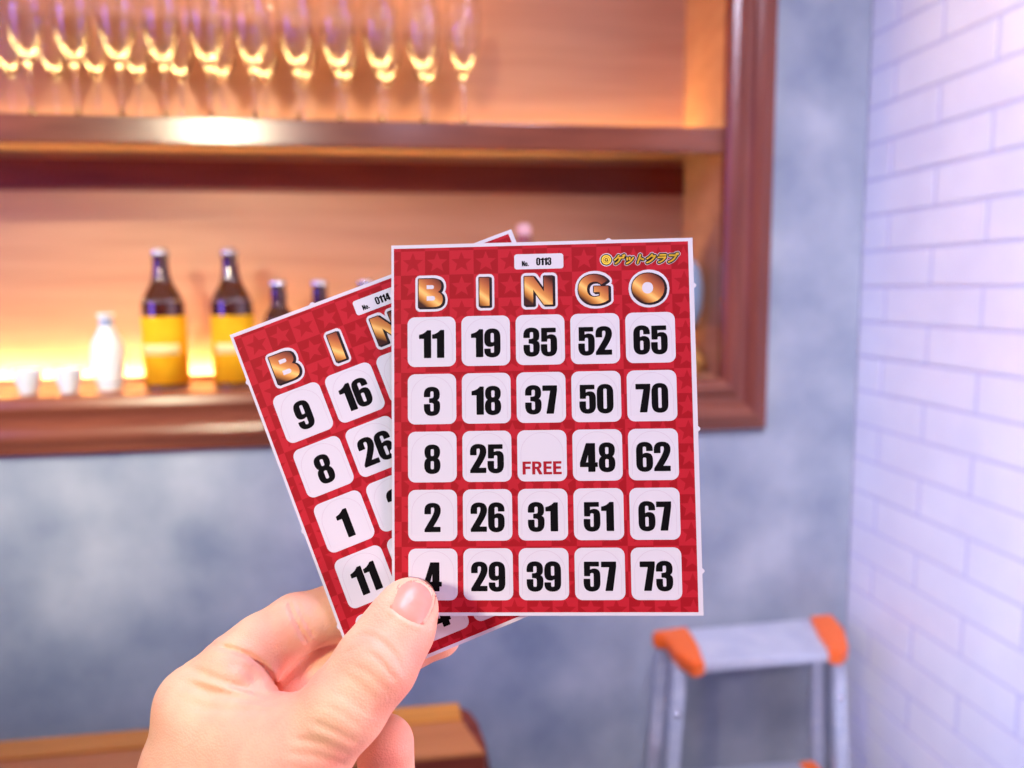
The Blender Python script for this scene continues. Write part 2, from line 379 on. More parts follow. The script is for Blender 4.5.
for k, s_ in (('fl', -1), ('fr', -1)):
    p = legs[k][0].lerp(legs[k][1], .13)
    bm = lathe([(0, -.003), (.005, -.003), (.006, 0), (.004, .003), (0, .004)], 16)
    bmesh.ops.transform(bm, matrix=Matrix.Translation((p.x, p.y-.0125, p.z)) @ Matrix.Rotation(PI/2, 4, 'X'), verts=bm.verts)
    lpart('rivet', bm, M['foil'])

# ------------------------------------------------------------------ printed lettering (own outlines, y up, cap height 100)
def parse(path):
    """SVG-like path string (M L C Z) to a list of closed polylines"""
    out = []; cur = []; tok = path.replace(',', ' ').replace('Z', ' Z ')
    for c in 'MLC': tok = tok.replace(c, ' '+c+' ')
    tk = tok.split(); i = 0; cmd = ''
    while i < len(tk):
        if tk[i] in 'MLCZ': cmd = tk[i]; i += 1
        if cmd == 'Z': out.append(cur); cur = []; continue
        if cmd in 'ML': cur.append((float(tk[i]), float(tk[i+1]))); i += 2; 
        if cmd == 'M': cmd = 'L'
        elif cmd == 'C':
            v = [float(q) for q in tk[i:i+6]]; i += 6; p0 = cur[-1]
            for k in range(1, 7):
                t = k/6; a, b, c_, d = (1-t)**3, 3*t*(1-t)**2, 3*t*t*(1-t), t**3
                cur.append((a*p0[0]+b*v[0]+c_*v[2]+d*v[4], a*p0[1]+b*v[1]+c_*v[3]+d*v[5]))
    res = []
    for c in out:
        q = [p for j, p in enumerate(c) if math.dist(p, c[j-1]) > .05]; res.append(q)
    return res
SLIT = 'M20,%g L20,%g C20,%g 22,%g 27,%g C32,%g 34,%g 34,%g L34,%g C34,%g 32,%g 27,%g C22,%g 20,%g 20,%gZ'
def slit(lo, hi):
    return 'M20,%g L20,%g C20,%g 22,%g 27,%g C32,%g 34,%g 34,%g L34,%g C34,%g 32,%g 27,%g C22,%g 20,%g 20,%gZ' % (lo+8, hi-7, hi-2, hi, hi, hi, hi-2, hi-7, lo+8, lo+2, lo, lo, lo, lo+2, lo+8)
DIG = {
 '0': (54, 'M0,28 C0,8 9,-2 27,-2 C45,-2 54,8 54,28 L54,72 C54,92 45,102 27,102 C9,102 0,92 0,72Z'+slit(12, 88)),
 '1': (40, 'M40,100 L40,0 L17,0 L17,71 L0,71 L0,84 C12,86 22,92 28,100Z'),
 '2': (54, 'M0,64 L20,64 L20,80 C20,86 22,88 27,88 C32,88 34,86 34,79 C34,70 30,60 20,42 L0,8 L0,0 L53,0 L53,16 L27,16 C44,44 54,60 54,76 C54,93 45,102 27,102 C9,102 0,93 0,76Z'),
 '3': (54, 'M0,67 L20,67 L20,80 C20,86 22,88 27,88 C32,88 34,86 34,80 L34,70 C34,62 31,60 18,60 L18,46 C31,46 34,44 34,36 L34,20 C34,14 32,12 27,12 C22,12 20,14 20,20 L20,39 L0,39 L0,28 C0,8 9,-2 27,-2 C45,-2 54,8 54,28 L54,36 C54,47 50,52 42,54 C50,57 53,62 53,74 L53,77 C53,93 44,102 27,102 C9,102 0,93 0,76Z'),
 '4': (58, 'M21,100 L50,100 L50,31 L58,31 L58,17 L50,17 L50,0 L28,0 L28,17 L0,17 L0,31ZM28,70 L18,31 L28,31Z'),
 '5': (54, 'M2,100 L50,100 L50,86 L20,86 L20,70 C24,74 28,76 35,76 C48,76 54,68 54,52 L54,28 C54,8 45,-2 27,-2 C9,-2 0,8 0,28 L0,40 L20,40 L20,20 C20,14 22,12 27,12 C32,12 34,14 34,20 L34,56 C34,61 32,63 27,63 C22,63 20,61 20,55 L20,52 L2,52Z'),
 '6': (54, 'M54,72 L34,72 L34,80 C34,86 32,88 27,88 C22,88 20,86 20,80 L20,57 C24,61 28,63 34,63 C48,63 54,55 54,38 L54,28 C54,8 45,-2 27,-2 C9,-2 0,8 0,28 L0,72 C0,92 9,102 27,102 C45,102 54,93 54,77Z'+slit(12, 49)),
 '7': (48, 'M0,100 L48,100 L48,84 L36,0 L13,0 L27,83 L0,83Z'),
 '8': (54, 'M27,102 C44,102 53,93 53,78 C53,64 50,57 43,53 C51,49 54,41 54,27 C54,8 45,-2 27,-2 C9,-2 0,8 0,27 C0,41 3,49 11,53 C4,57 1,64 1,78 C1,93 10,102 27,102Z'+slit(60, 88)+slit(12, 45)),
 'N': (56, 'M0,0 L0,100 L19,100 L37,52 L37,100 L56,100 L56,0 L38,0 L19,48 L19,0Z'),
 'o': (46, 'M0,20 C0,6 8,-2 23,-2 C38,-2 46,6 46,20 L46,50 C46,64 38,72 23,72 C8,72 0,64 0,50ZM18,16 L18,54 C18,60 28,60 28,54 L28,16 C28,10 18,10 18,16Z'),
 '.': (18, 'M0,0 L0,17 L18,17 L18,0Z'),
 'F': (58, 'M0,0 L0,100 L58,100 L58,84 L19,84 L19,60 L54,60 L54,44 L19,44 L19,0Z'),
 'R': (70, 'M0,0 L0,100 L38,100 C57,100 65,88 65,73 C65,59 58,50 48,47 L72,0 L50,0 L30,43 L19,43 L19,0ZM19,85 L19,58 L34,58 C42,58 46,64 46,72 C46,80 42,85 34,85Z'),
 'E': (58, 'M0,0 L0,100 L57,100 L57,84 L19,84 L19,60 L54,60 L54,44 L19,44 L19,16 L59,16 L59,0Z'),
}
_, p6 = DIG['6']
DIG['9'] = (54, None); C6 = [[(54-x, 100-y) for x, y in c] for c in parse(p6)]
def glyph(ch): return C6 if ch == '9' else parse(DIG[ch][1])
BIG = {
 'B': (84, 'M0,100 L48,100 C72,100 80,90 80,75 C80,64 76,57 67,53 C79,49 85,40 85,27 C85,9 74,0 52,0 L0,0ZM28,78 L28,64 L48,64 C56,64 56,78 48,78ZM28,39 L28,23 L51,23 C60,23 60,39 51,39Z'),
 'I': (35, 'M0,100 L35,100 L35,0 L0,0Z'),
 'N': (98, 'M0,0 L0,100 L31,100 L68,46 L68,100 L98,100 L98,0 L67,0 L30,54 L30,0Z'),
 'G': (104, 'M101,80 C90,95 74,102 54,102 C22,102 0,82 0,50 C0,18 22,-2 56,-2 C76,-2 92,3 104,12 L104,60 L54,60 L54,40 L74,40 L74,27 C68,24 62,23 57,23 C41,23 30,33 30,50 C30,67 41,77 57,77 C67,77 74,73 80,66Z'),
 'O': (112, 'M56,102 C88,102 112,80 112,50 C112,20 88,-2 56,-2 C24,-2 0,20 0,50 C0,80 24,102 56,102ZM54,71 C42,71 35,62 35,51 C35,40 42,31 54,31 C66,31 73,40 73,51 C73,62 66,71 54,71Z'),
}
def fill(bm, conts, z, mi=0, offset=0, sx=1, sy=None, dx=0, dy=0, shear=0):
    """flat filled shape from closed contours (holes allowed)"""
    sy = sy or sx
    cu = bpy.data.curves.new('t', 'CURVE'); cu.dimensions = '2D'; cu.fill_mode = 'BOTH'; cu.offset = 0
    for c in conts:
        sp_ = cu.splines.new('POLY'); sp_.points.add(len(c)-1); sp_.use_cyclic_u = True
        for p, (x, y) in zip(sp_.points, c): p.co = (x*sx+shear*y*sy, y*sy, 0, 1)
    return curve_to(bm, cu, z, mi, offset, dx, dy)
def curve_to(bm, cu, z, mi, offset, dx, dy, sc=1.0, shear=0):
    cu.offset = offset
    o = bpy.data.objects.new('t', cu); C.objects.link(o)
    dg = bpy.context.evaluated_depsgraph_get(); dg.update()
    me = bpy.data.meshes.new_from_object(o.evaluated_get(dg)); n0 = len(bm.verts); f0 = len(bm.faces)
    bm.from_mesh(me); bm.verts.ensure_lookup_table(); bm.faces.ensure_lookup_table()
    for v in bm.verts[n0:]: v.co = (v.co.x*sc+shear*v.co.y*sc+dx, v.co.y*sc+dy, z)
    for f in bm.faces[f0:]:
        f.material_index = mi
        if f.normal.z < 0: f.normal_flip()
    bpy.data.objects.remove(o); bpy.data.meshes.remove(me); bpy.data.curves.remove(cu)
    return bm
def fat(bm, conts, z, mi, r, dx=0, dy=0, sx=1, n=16, **k):
    """shape grown by r: the same flat shape repeated round a small circle"""
    t = bmesh.new(); fill(t, conts, z, mi, sx=sx, dx=dx, dy=dy, **k)
    me = bpy.data.meshes.new('t'); t.to_mesh(me); t.free()
    for i in range(n):
        n0 = len(bm.verts); bm.from_mesh(me); bm.verts.ensure_lookup_table()
        for v in bm.verts[n0:]: v.co.x += r*math.cos(2*PI*i/n); v.co.y += r*math.sin(2*PI*i/n); v.co.z += i*.0007*mm
    bpy.data.meshes.remove(me)
def rrect(w, h, r, cx=0, cy=0, n=6):
    pts = []
    for (sx_, sy_, a0) in ((1, 1, 0), (-1, 1, PI/2), (-1, -1, PI), (1, -1, 3*PI/2)):
        for k in range(n+1):
            a = a0+PI/2*k/n; pts.append((cx+sx_*(w/2-r)+r*math.cos(a), cy+sy_*(h/2-r)+r*math.sin(a)))
    return pts
mm = .001
M['card_white'] = mat('card_white', (.63, .64, .73), .6, spec=.22)
M['ink'] = mat('black_ink', (.004, .004, .005), .6, spec=.05)
M['cut'] = mat('perforation_cut', (.52, .46, .58), .5)
M['inkred'] = mat('dark_red_ink', (.33, .008, .02), .6, spec=.2)
M['outline'] = mat('dark_outline_ink', (.02, .012, .016), .6, spec=.15)
M['yolk'] = mat('gold_yellow_ink', (.98, .68, .06), .5)
def goldink():
    m = mat('gold_gradient_ink', (.6, .3, .1), .45, spec=.3)
    tc = nd(m, 'ShaderNodeTexCoord'); mp = nd(m, 'ShaderNodeMapping'); lk(m, tc.outputs['Object'], mp.inputs['Vector'])
    mp.inputs['Rotation'].default_value = (0, 0, -.9); mp.inputs['Scale'].default_value = (78, 78, 78); mp.inputs['Location'].default_value = (.50, 0, 0)
    gr_ = nd(m, 'ShaderNodeTexGradient'); lk(m, mp.outputs['Vector'], gr_.inputs['Vector'])
    cr = nd(m, 'ShaderNodeValToRGB'); e = cr.color_ramp.elements
    e[0].position = .14; e[0].color = (.05, .012, .008, 1); e[1].position = .92; e[1].color = (.05, .012, .008, 1)
    for p, c in ((.26, (.52, .21, .04)), (.40, (.95, .58, .18)), (.50, (.62, .27, .07)), (.66, (.42, .12, .045)), (.80, (.24, .06, .03))):
        x = e.new(p); x.color = (*c, 1)
    lk(m, gr_.outputs['Fac'], cr.inputs['Fac']); lk(m, cr.outputs['Color'], bs(m).inputs['Base Color'])
    return m
M['goldink'] = goldink()
def redprint():
    """red checker with a five-pointed star in every square"""
    m = mat('red_star_checker_print', (.6, .02, .04), .55, spec=.22)
    def mth(op, a, b=None, c=None):
        n = nd(m, 'ShaderNodeMath', _operation=op)
        for i, v in enumerate((a, b, c)):
            if v is None: continue
            if isinstance(v, (int, float)): n.inputs[i].default_value = v
            else: lk(m, v, n.inputs[i])
        return n.outputs[0]
    tc = nd(m, 'ShaderNodeTexCoord'); sx_ = nd(m, 'ShaderNodeSeparateXYZ'); lk(m, tc.outputs['Object'], sx_.inputs[0])
    S8 = .0080
    u = mth('DIVIDE', mth('ADD', sx_.outputs[0], .0300+80*.008), S8); v = mth('DIVIDE', mth('ADD', sx_.outputs[1], -.0414+80*.008), S8)
    fu, fv = mth('FLOOR', u), mth('FLOOR', v)
    par = mth('MODULO', mth('ADD', fu, fv), 2.0)
    lx, ly = mth('SUBTRACT', mth('FRACT', u), .5), mth('SUBTRACT', mth('FRACT', v), .5)
    rr = mth('SQRT', mth('ADD', mth('MULTIPLY', lx, lx), mth('MULTIPLY', ly, ly)))
    an = mth('ADD', mth('ARCTAN2', lx, ly), 2*PI+PI/5)
    fo = mth('ABSOLUTE', mth('SUBTRACT', mth('MODULO', an, 2*PI/5), PI/5))
    ro, ri = .44, .19; A = 1/ro; B = (1/ri-A*math.cos(PI/5))/math.sin(PI/5)
    ins = mth('LESS_THAN', mth('MULTIPLY', rr, mth('ADD', mth('MULTIPLY', mth('COSINE', fo), A), mth('MULTIPLY', mth('SINE', fo), B))), 1.0)
    light, dark = (.45, .013, .027, 1), (.315, .005, .012, 1)
    fac = mth('ABSOLUTE', mth('SUBTRACT', par, mth('MULTIPLY', ins, .85)))
    mx = nd(m, 'ShaderNodeMix', _data_type='RGBA'); lk(m, fac, mx.inputs[0]); mx.inputs[6].default_value = dark; mx.inputs[7].default_value = light
    lk(m, mx.outputs[2], bs(m).inputs['Base Color'])
    return m
M['redprint'] = redprint()
H_ = 119.1; W2 = 98.0
DM = {}
def numeral_mesh(txt):
    if txt in DM: return DM[txt]
    s = .0905*mm; gap = 6
    w = sum(DIG[c][0] for c in txt)+gap*(len(txt)-1); x = -w/2; bm = bmesh.new()
    for c in txt:
        fat(bm, glyph(c), 0, 0, 1.5*s, sx=s*1.03, sy=s*.98, dx=x*s*1.03, dy=-49*s, n=8); x += DIG[c][0]+gap
    me = bpy.data.meshes.new('numeral'); bm.to_mesh(me); bm.free(); me.materials.append(M['ink']); DM[txt] = me; return me
CELL = None
def cell_mesh():
    global CELL
    if CELL: return CELL
    bm = bmesh.new(); fill(bm, [rrect(15.8*mm, 16.3*mm, 2.4*mm)], 0, 0)
    # perforated tab outline: straight sides, arched top
    w, z1 = 6.75*mm, -6.4*mm; pts = [(-w, z1), (-w, .9*mm)]
    for k in range(1, 24):
        a = PI-PI*k/24; pts.append((w*math.cos(a), .9*mm+6.5*mm*math.sin(a)))
    pts += [(w, .9*mm), (w, z1)]; hw = .055*mm
    L, R_ = [], []
    for i, p in enumerate(pts):
        a, b = pts[max(i-1, 0)], pts[min(i+1, len(pts)-1)]; d = Vector((b[0]-a[0], b[1]-a[1])).normalized()
        L.append(bm.verts.new((p[0]-d.y*hw, p[1]+d.x*hw, .012*mm))); R_.append(bm.verts.new((p[0]+d.y*hw, p[1]-d.x*hw, .012*mm)))
    for i in range(len(pts)-1):
        f = bm.faces.new((L[i], L[i+1], R_[i+1], R_[i])); f.material_index = 1
        f.normal_update()
        if f.normal.z < 0: f.normal_flip()
    me = bpy.data.meshes.new('number_cell'); bm.to_mesh(me); bm.free(); me.materials.append(M['card_white']); me.materials.append(M['cut']); CELL = me; return me
LM = {}
def letter_mesh(ch, h=9.3*mm):
    if ch in LM: return LM[ch]
    w, p = BIG[ch]; cts = parse(p); s = h/100; bm = bmesh.new(); dx, dy = -w*s/2, -h/2
    outer = cts[:1]
    ks = dict(sx=s)
    fat(bm, outer, 0, 0, 1.35*mm, dx=dx+.25*mm, dy=dy-.15*mm, n=18, **ks); fill(bm, outer, .014*mm, 0, dx=dx, dy=dy, **ks)
    fat(bm, outer, .018*mm, 1, .42*mm, dx=dx+.46*mm, dy=dy-.28*mm, n=12, **ks)
    fat(bm, outer, .030*mm, 1, .30*mm, dx=dx, dy=dy, n=12, **ks); fill(bm, outer, .040*mm, 1, dx=dx, dy=dy, **ks)
    if len(cts) > 1:
        for c in cts[1:]: fill(bm, [c], .046*mm, 0, dx=dx, dy=dy, **ks)
    me = bpy.data.meshes.new('letter'); bm.to_mesh(me); bm.free(); me.materials.append(M['card_white']); me.materials.append(M['outline'])
    bm = bmesh.new(); fill(bm, cts, 0, 0, dx=dx, dy=dy, **ks)
    mf = bpy.data.meshes.new('letter_face'); bm.to_mesh(mf); bm.free(); mf.materials.append(M['goldink'])
    LM[ch] = (me, mf); return LM[ch]
def logo_bm():
    bm = bmesh.new()
    def tx(off, z, mi):
        nonlocal bm
        cu = bpy.data.curves.new('t', 'FONT'); cu.body = 'ゲットクラブ'; cu.size = 1; cu.fill_mode = 'BOTH' if hasattr(cu, 'fill_mode') else 'FRONT'
        cu.resolution_u = 3
        curve_to(bm, cu, z, mi, off, 23.1*mm, 51.75*mm, sc=3.42*mm, shear=.35)
    for r_, z, mi, n in ((.70, 0, 0, 14), (.52, .010, 1, 12), (.14, .018, 2, 8)):
        t = bmesh.new(); bm_, bm = bm, t; tx(0, z*mm, mi); bm = bm_
        me = bpy.data.meshes.new('t'); t.to_mesh(me); t.free()
        for i in range(n):
            n0 = len(bm.verts); bm.from_mesh(me); bm.verts.ensure_lookup_table()
            for v in bm.verts[n0:]: v.co.x += r_*mm*math.cos(2*PI*i/n); v.co.y += r_*mm*math.sin(2*PI*i/n)
        bpy.data.meshes.remove(me)
    for r_, z, mi in ((2.15, 0, 0), (1.9, .010, 1), (1.55, .018, 2), (1.1, .024, 1), (.95, .028, 2)):
        fill(bm, [[(21.2*mm+r_*mm*math.cos(2*PI*k/28), 53.0*mm+r_*mm*math.sin(2*PI*k/28)) for k in range(28)]], z*mm, mi)
    fill(bm, parse(BIG['G'][1]), .032*mm, 1, sx=.0115*mm, dx=20.6*mm, dy=52.42*mm)
    return bm
def bingo_card(label, pose, rows, number, nibs=(22,), foot=.7):
    a, b, c, x, y, z = pose
    R_ = Matrix.Rotation(c, 4, 'Z') @ Matrix.Rotation(b, 4, 'Y') @ Matrix.Rotation(a, 4, 'X')
    t = thing('bingo_card', label, 'card', group=None)
    t.matrix_world = CAM @ Matrix.Translation((x, y, z)) @ R_
    T = .55
    bm = bmesh.new(); w, h = W2/2, H_/2
    # card outline with the little torn nibs left from the sheet
    pl = [(-w-.15, -h-foot), (w, -h-foot)]
    for yy in (-46.5, -2, 44): pl += [(w, yy-.9), (w+.75, yy-.25), (w+.7, yy+.3), (w, yy+.9)]
    pl += [(w, h)]
    for xx in nibs: pl += [(xx+1, h), (xx+.3, h+.6), (xx-.4, h+.55), (xx-1, h)]
    pl += [(-w-.15, h)]
    for yy in (43, -8, -40): pl += [(-w-.15, yy+.9), (-w-.7, yy+.2), (-w-.65, yy-.4), (-w-.15, yy-.9)]
    prism(bm, [(p[0]*mm, p[1]*mm) for p in pl], -T*mm, 0)
    obj('board', bm, M['card_white'], t)
    bm = bmesh.new(); fill(bm, [[(-48.3*mm, (-58.5-foot)*mm), (47.5*mm, (-58.5-foot)*mm), (47.5*mm, 58.4*mm), (-48.3*mm, 58.4*mm)]], .015*mm)
    obj('red_print', bm, M['redprint'], t)
    for r, line in enumerate(rows):
        for q, s in enumerate(line):
            o = link('number_cell', cell_mesh(), t); o.location = ((-35.95+17.67*q)*mm, (27.4-18.67*r)*mm, .035*mm)
            if s == 'FREE':
                o['label'] = 'white free cell with dark red lettering'
                bm = bmesh.new(); s_ = .040*mm; xx = 0
                tot = 58+12+70+14+58+12+58
                for ch in 'FREE':
                    fat(bm, glyph(ch), 0, 0, 2*s_, sx=s_*1.10, sy=s_, dx=(xx-tot/2)*s_*1.10, dy=-5.9*mm, n=6)
                    xx += DIG[ch][0]+12
                n = obj('lettering', bm, M['inkred'], o); n.location = (0, 0, .012*mm)
            elif s:
                n = link('numeral', numeral_mesh(s), o); n.location = (0, -.75*mm, .012*mm)
    for ch, xx in zip('BINGO', (-36.2, -18.55, -.9, 16.8, 34.4)):
        me, mf = letter_mesh(ch)
        o = link('title_letter', me, t); o.location = (xx*mm, 43.45*mm, .035*mm)
        f = link('letter_face', mf, o); f.location = (0, 0, .052*mm)
    bm = bmesh.new(); fill(bm, [rrect(16.0*mm, 5.0*mm, .9*mm)], 0)
    o = obj('serial_plate', bm, M['card_white'], t); o.location = (-.7*mm, 53.05*mm, .035*mm)
    bm = bmesh.new(); s = .0165*mm; xx = -5.5*mm
    for ch in 'No.':
        fat(bm, glyph(ch), 0, 0, 2*s, sx=s, dx=xx, dy=-1.45*mm, n=6); xx += (DIG[ch][0]+7)*s
    s = .024*mm; xx = -.8*mm
    for ch in number:
        fat(bm, glyph(ch), 0, 0, 2*s, sx=s, dx=xx, dy=-1.25*mm, n=6); xx += (DIG[ch][0]+5)*s
    n = obj('serial_number', bm, M['ink'], o); n.location = (0, 0, .012*mm)
    o = obj('logo', logo_bm(), [M['card_white'], M['outline'], M['yolk']], t); o.location = (0, 0, .035*mm)
    return t
bingo_card('upright red bingo card in front, numbered 0113, with a free centre square', (-0.0703237, -0.05462599, 0.0166118, 0.01007743, -0.01299316, -0.25337849),
    [['11', '19', '35', '52', '65'], ['3', '18', '37', '50', '70'], ['8', '25', 'FREE', '48', '62'], ['2', '26', '31', '51', '67'], ['4', '29', '39', '57', '73']], '0113')
back_card = bingo_card('tilted red bingo card behind the upright one, numbered 0114', (-0.069131, 0.074037, 0.37348, -0.024053, -0.02174, -0.25812),
    [['9', '16', '3', '', ''], ['8', '26', '', '', ''], ['1', '2', '', '', ''], ['11', '', '', '', ''], ['', '4', '', '', '']], '0114', nibs=(-21,), foot=0)
back_card.scale = (1.0115, 1.0115, 1.0115)

# ------------------------------------------------------------------ the hand: smooth-blended distance field, polygonised (camera-aligned space, metres)
def P3(px, py, d): return np.array([(px-512)/FPX*d, (384-py)/FPX*d, -d])
HV = .00068
lo = np.array([-.180, -.340, -.350]); hi = np.array([.012, -.038, -.188])
NX, NY, NZ = [int(v) for v in np.ceil((hi-lo)/HV)]
gx = (lo[0]+HV*np.arange(NX)).astype(np.float32); gy = (lo[1]+HV*np.arange(NY)).astype(np.float32); gz = (lo[2]+HV*np.arange(NZ)).astype(np.float32)
def newF(): return np.full((NX, NY, NZ), .05, np.float32)
def cone(F, a, b, ra, rb, k):
    """blend a round cone into F with smoothness k"""
    a, b = np.asarray(a, float), np.asarray(b, float); m_ = max(ra, rb)+k+.004
    mn = np.minimum(a, b)-m_; mx = np.maximum(a, b)+m_
    i0 = np.clip(np.floor((mn-lo)/HV).astype(int), 0, (NX, NY, NZ)); i1 = np.clip(np.ceil((mx-lo)/HV).astype(int), 0, (NX, NY, NZ))
    if (i1 <= i0).any(): return
    sl = tuple(slice(p, q) for p, q in zip(i0, i1))
    X = gx[sl[0]][:, None, None]-np.float32(a[0]); Y = gy[sl[1]][None, :, None]-np.float32(a[1]); Zz = gz[sl[2]][None, None, :]-np.float32(a[2])
    ab = (b-a).astype(np.float32); l2 = float(ab@ab)+1e-12
    t = np.clip((X*ab[0]+Y*ab[1]+Zz*ab[2])/np.float32(l2), 0, 1)
    d = np.sqrt((X-ab[0]*t)**2+(Y-ab[1]*t)**2+(Zz-ab[2]*t)**2)-(ra+(rb-ra)*t)
    G = F[sl]; h = np.maximum(k-np.abs(G-d), 0)/k if k > 0 else 0
    F[sl] = np.minimum(G, d)-h*h*(k/4)
def smin(A, B, k):
    h = np.maximum(k-np.abs(A-B), 0)/k; return np.minimum(A, B)-h*h*(k/4)
def chain(pts, k=.003, F=None):
    F = newF() if F is None else F
    for (p, r), (q, s) in zip(pts, pts[1:]): cone(F, P3(*p), P3(*q), r*.001, s*.001, k)
    return F
# palm, back of the hand and wrist
palm = chain([((199, 706, .2530), 12.3), ((188, 772, .2545), 12.8), ((202, 900, .262), 17), ((190, 1040, .268), 20), ((165, 1300, .292), 24), ((150, 1420, .305), 27)], .010)
chain([((232, 740, .268), 12), ((226, 820, .270), 15), ((200, 1000, .272), 20), ((195, 1150, .285), 20), ((190, 1420, .310), 26)], .014, palm)
chain([((262, 800, .284), 11.5), ((235, 900, .284), 16), ((200, 1020, .280), 20)], .014, palm)
chain([((285, 860, .292), 11), ((250, 960, .290), 15), ((215, 1040, .285), 18)], .014, palm)
chain([((292, 770, .2330), 13.5), ((245, 850, .2360), 20), ((200, 970, .255), 21)], .014, palm)      # thenar
chain([((212, 728, .2430), 9.0), ((250, 732, .2400), 9.0), ((292, 738, .2370), 9.0)], .014, palm)
chain([((205, 780, .2440), 12.0), ((260, 790, .2380), 12.0)], .014, palm)                                # web
# fingers
index = chain([((196, 706, .2535), 11.8), ((235, 668, .2550), 10.2), ((262, 647, .2575), 10.0), ((296, 624, .2605), 9.2), ((333, 613, .2645), 8.6), ((365, 606, .2660), 8.2), ((392, 602, .2662), 7.3)], .004)
thumb = chain([((285, 775, .2310), 14.0), ((345, 706, .2300), 11.5), ((377, 663, .2325), 11.3), ((399, 628, .2375), 9.9), ((409, 607, .2405), 8.8)], .005)
middle = chain([((240, 738, .262), 10), ((300, 681, .2650), 9.0), ((368, 655, .2675), 8.5), ((405, 645, .2660), 8.2), ((439, 636, .2650), 7.3)], .004)
ring = chain([((262, 800, .284), 10.5), ((340, 850, .290), 9.6), ((384, 842, .279), 9.2), ((388, 800, .266), 9.2), ((385, 744, .2575), 9.4)], .004)
pinky = chain([((285, 865, .292), 9.5), ((345, 925, .296), 8.5), ((375, 905, .284), 8), ((366, 860, .272), 7.6)], .003)
F = smin(palm, index, .006); F = smin(F, thumb, .009); F = smin(F, middle, .0022); F = smin(F, ring, .0018); F = smin(F, pinky, .0015)
del palm, index, middle, ring, pinky
# soft pads at the root of the index finger and the thumb
cone(F, P3(236, 676, .2470), P3(250, 688, .2480), .0078, .0070, .006)
# creases, measured along the skin lines
PXG = None
def crease(pts, depth, width, zfront=None, taper=True):
    """pts in px at about depth; pushes the skin in (or out, depth<0) along a line"""
    w = width/3.3*.001; pts3 = [P3(p[0], p[1], .24) for p in pts]
    xy = np.array([(512+(p[0]-512), p[1]) for p in pts], float)
    x0, x1 = xy[:, 0].min()-4*width, xy[:, 0].max()+4*width; y0, y1 = xy[:, 1].min()-4*width, xy[:, 1].max()+4*width
    # x,y index window for depths .2 to .28
    def win(c0, c1, g, sgn, cc):
        v = [sgn*(c-cc)/FPX*d for c in (c0, c1) for d in (.20, .285)]
        return slice(int(np.clip(np.searchsorted(g, min(v)), 0, len(g))), int(np.clip(np.searchsorted(g, max(v)), 0, len(g))))
    sx_, sy_ = win(x0, x1, gx, 1, 512), win(y0, y1, gy, -1, 384)
    if sx_.stop <= sx_.start or sy_.stop <= sy_.start: return
    zmin, zmax = (-.285, -.2) if zfront is None else zfront
    sz = slice(int(np.searchsorted(gz, zmin)), int(np.searchsorted(gz, zmax)))
    Zz = -gz[sz][None, None, :]
    U = 512+gx[sx_][:, None, None]/Zz*FPX; V = 384-gy[sy_][None, :, None]/Zz*FPX
    best = np.full(U.shape if U.size > V.size else V.shape, 1e9, np.float32); best = np.full(np.broadcast_shapes(U.shape, V.shape), 1e9, np.float32); bt = np.zeros_like(best)
    n = len(xy)-1
    for i in range(n):
        a, b = xy[i], xy[i+1]; ab = b-a; t = np.clip(((U-a[0])*ab[0]+(V-a[1])*ab[1])/(ab@ab), 0, 1)
        d = (U-a[0]-ab[0]*t)**2+(V-a[1]-ab[1]*t)**2; mk = d < best
        best = np.where(mk, d, best); bt = np.where(mk, (i+t)/n, bt)
    amp = depth*.001*np.exp(-best/(width*width))
    if taper: amp = amp*np.clip(np.minimum(bt, 1-bt)*7, .3, 1)
    F[sx_, sy_, sz] += amp.astype(np.float32)
IN = (-.275, -.215)
# index finger root and middle joint
crease([(214, 645), (232, 649), (250, 656), (263, 666), (272, 678), (278, 690)], 1.5, 3.0, IN)
crease([(228, 668), (238, 664), (250, 672), (258, 688)], .5, 5, IN)
crease([(288, 600), (292, 612), (300, 630), (311, 646)], 1.15, 2.6, IN)
crease([(295, 600), (303, 617), (316, 642)], .75, 2.0, IN)
# folds of the web between thumb and index finger
for dy, dp in ((1, .62), (9, -.45), (17, .50), (27, -.35), (36, .32)):
    crease([(182, 665+dy), (205, 673+dy), (230, 683+dy*.75), (255, 692+dy*.5), (282, 703+dy*.22)], dp, 3.8, (-.262, -.215))
# thumb joint wrinkles
for pts, dp, w in (([(352, 640), (362, 634), (374, 637), (388, 647), (398, 660), (404, 674)], .55, 2.6), ([(356, 634), (370, 629), (386, 637), (399, 650)], -.25, 2.6),
                   ([(366, 652), (377, 658), (387, 670), (398, 684)], .60, 2.6), ([(372, 648), (384, 657), (396, 671)], -.30, 2.5), ([(352, 664), (366, 672), (380, 684), (390, 694)], .38, 2.6),
                   ([(340, 672), (356, 682), (376, 700)], .28, 2.6), ([(330, 690), (348, 699), (366, 714)], .25, 2.8), ([(318, 704), (340, 712), (362, 728)], .28, 3), ([(345, 655), (352, 650), (362, 646)], .35, 2.2),
                   ([(312, 722), (336, 732), (358, 744)], .55, 3), ([(308, 729), (334, 739), (352, 748)], -.3, 2.6), ([(290, 738), (322, 743), (353, 757)], .50, 3), ([(285, 752), (320, 757), (352, 768)], .50, 3), ([(284, 768), (318, 772), (350, 782)], .4, 3)):
    crease(pts, dp*.72, w, (-.262, -.19))
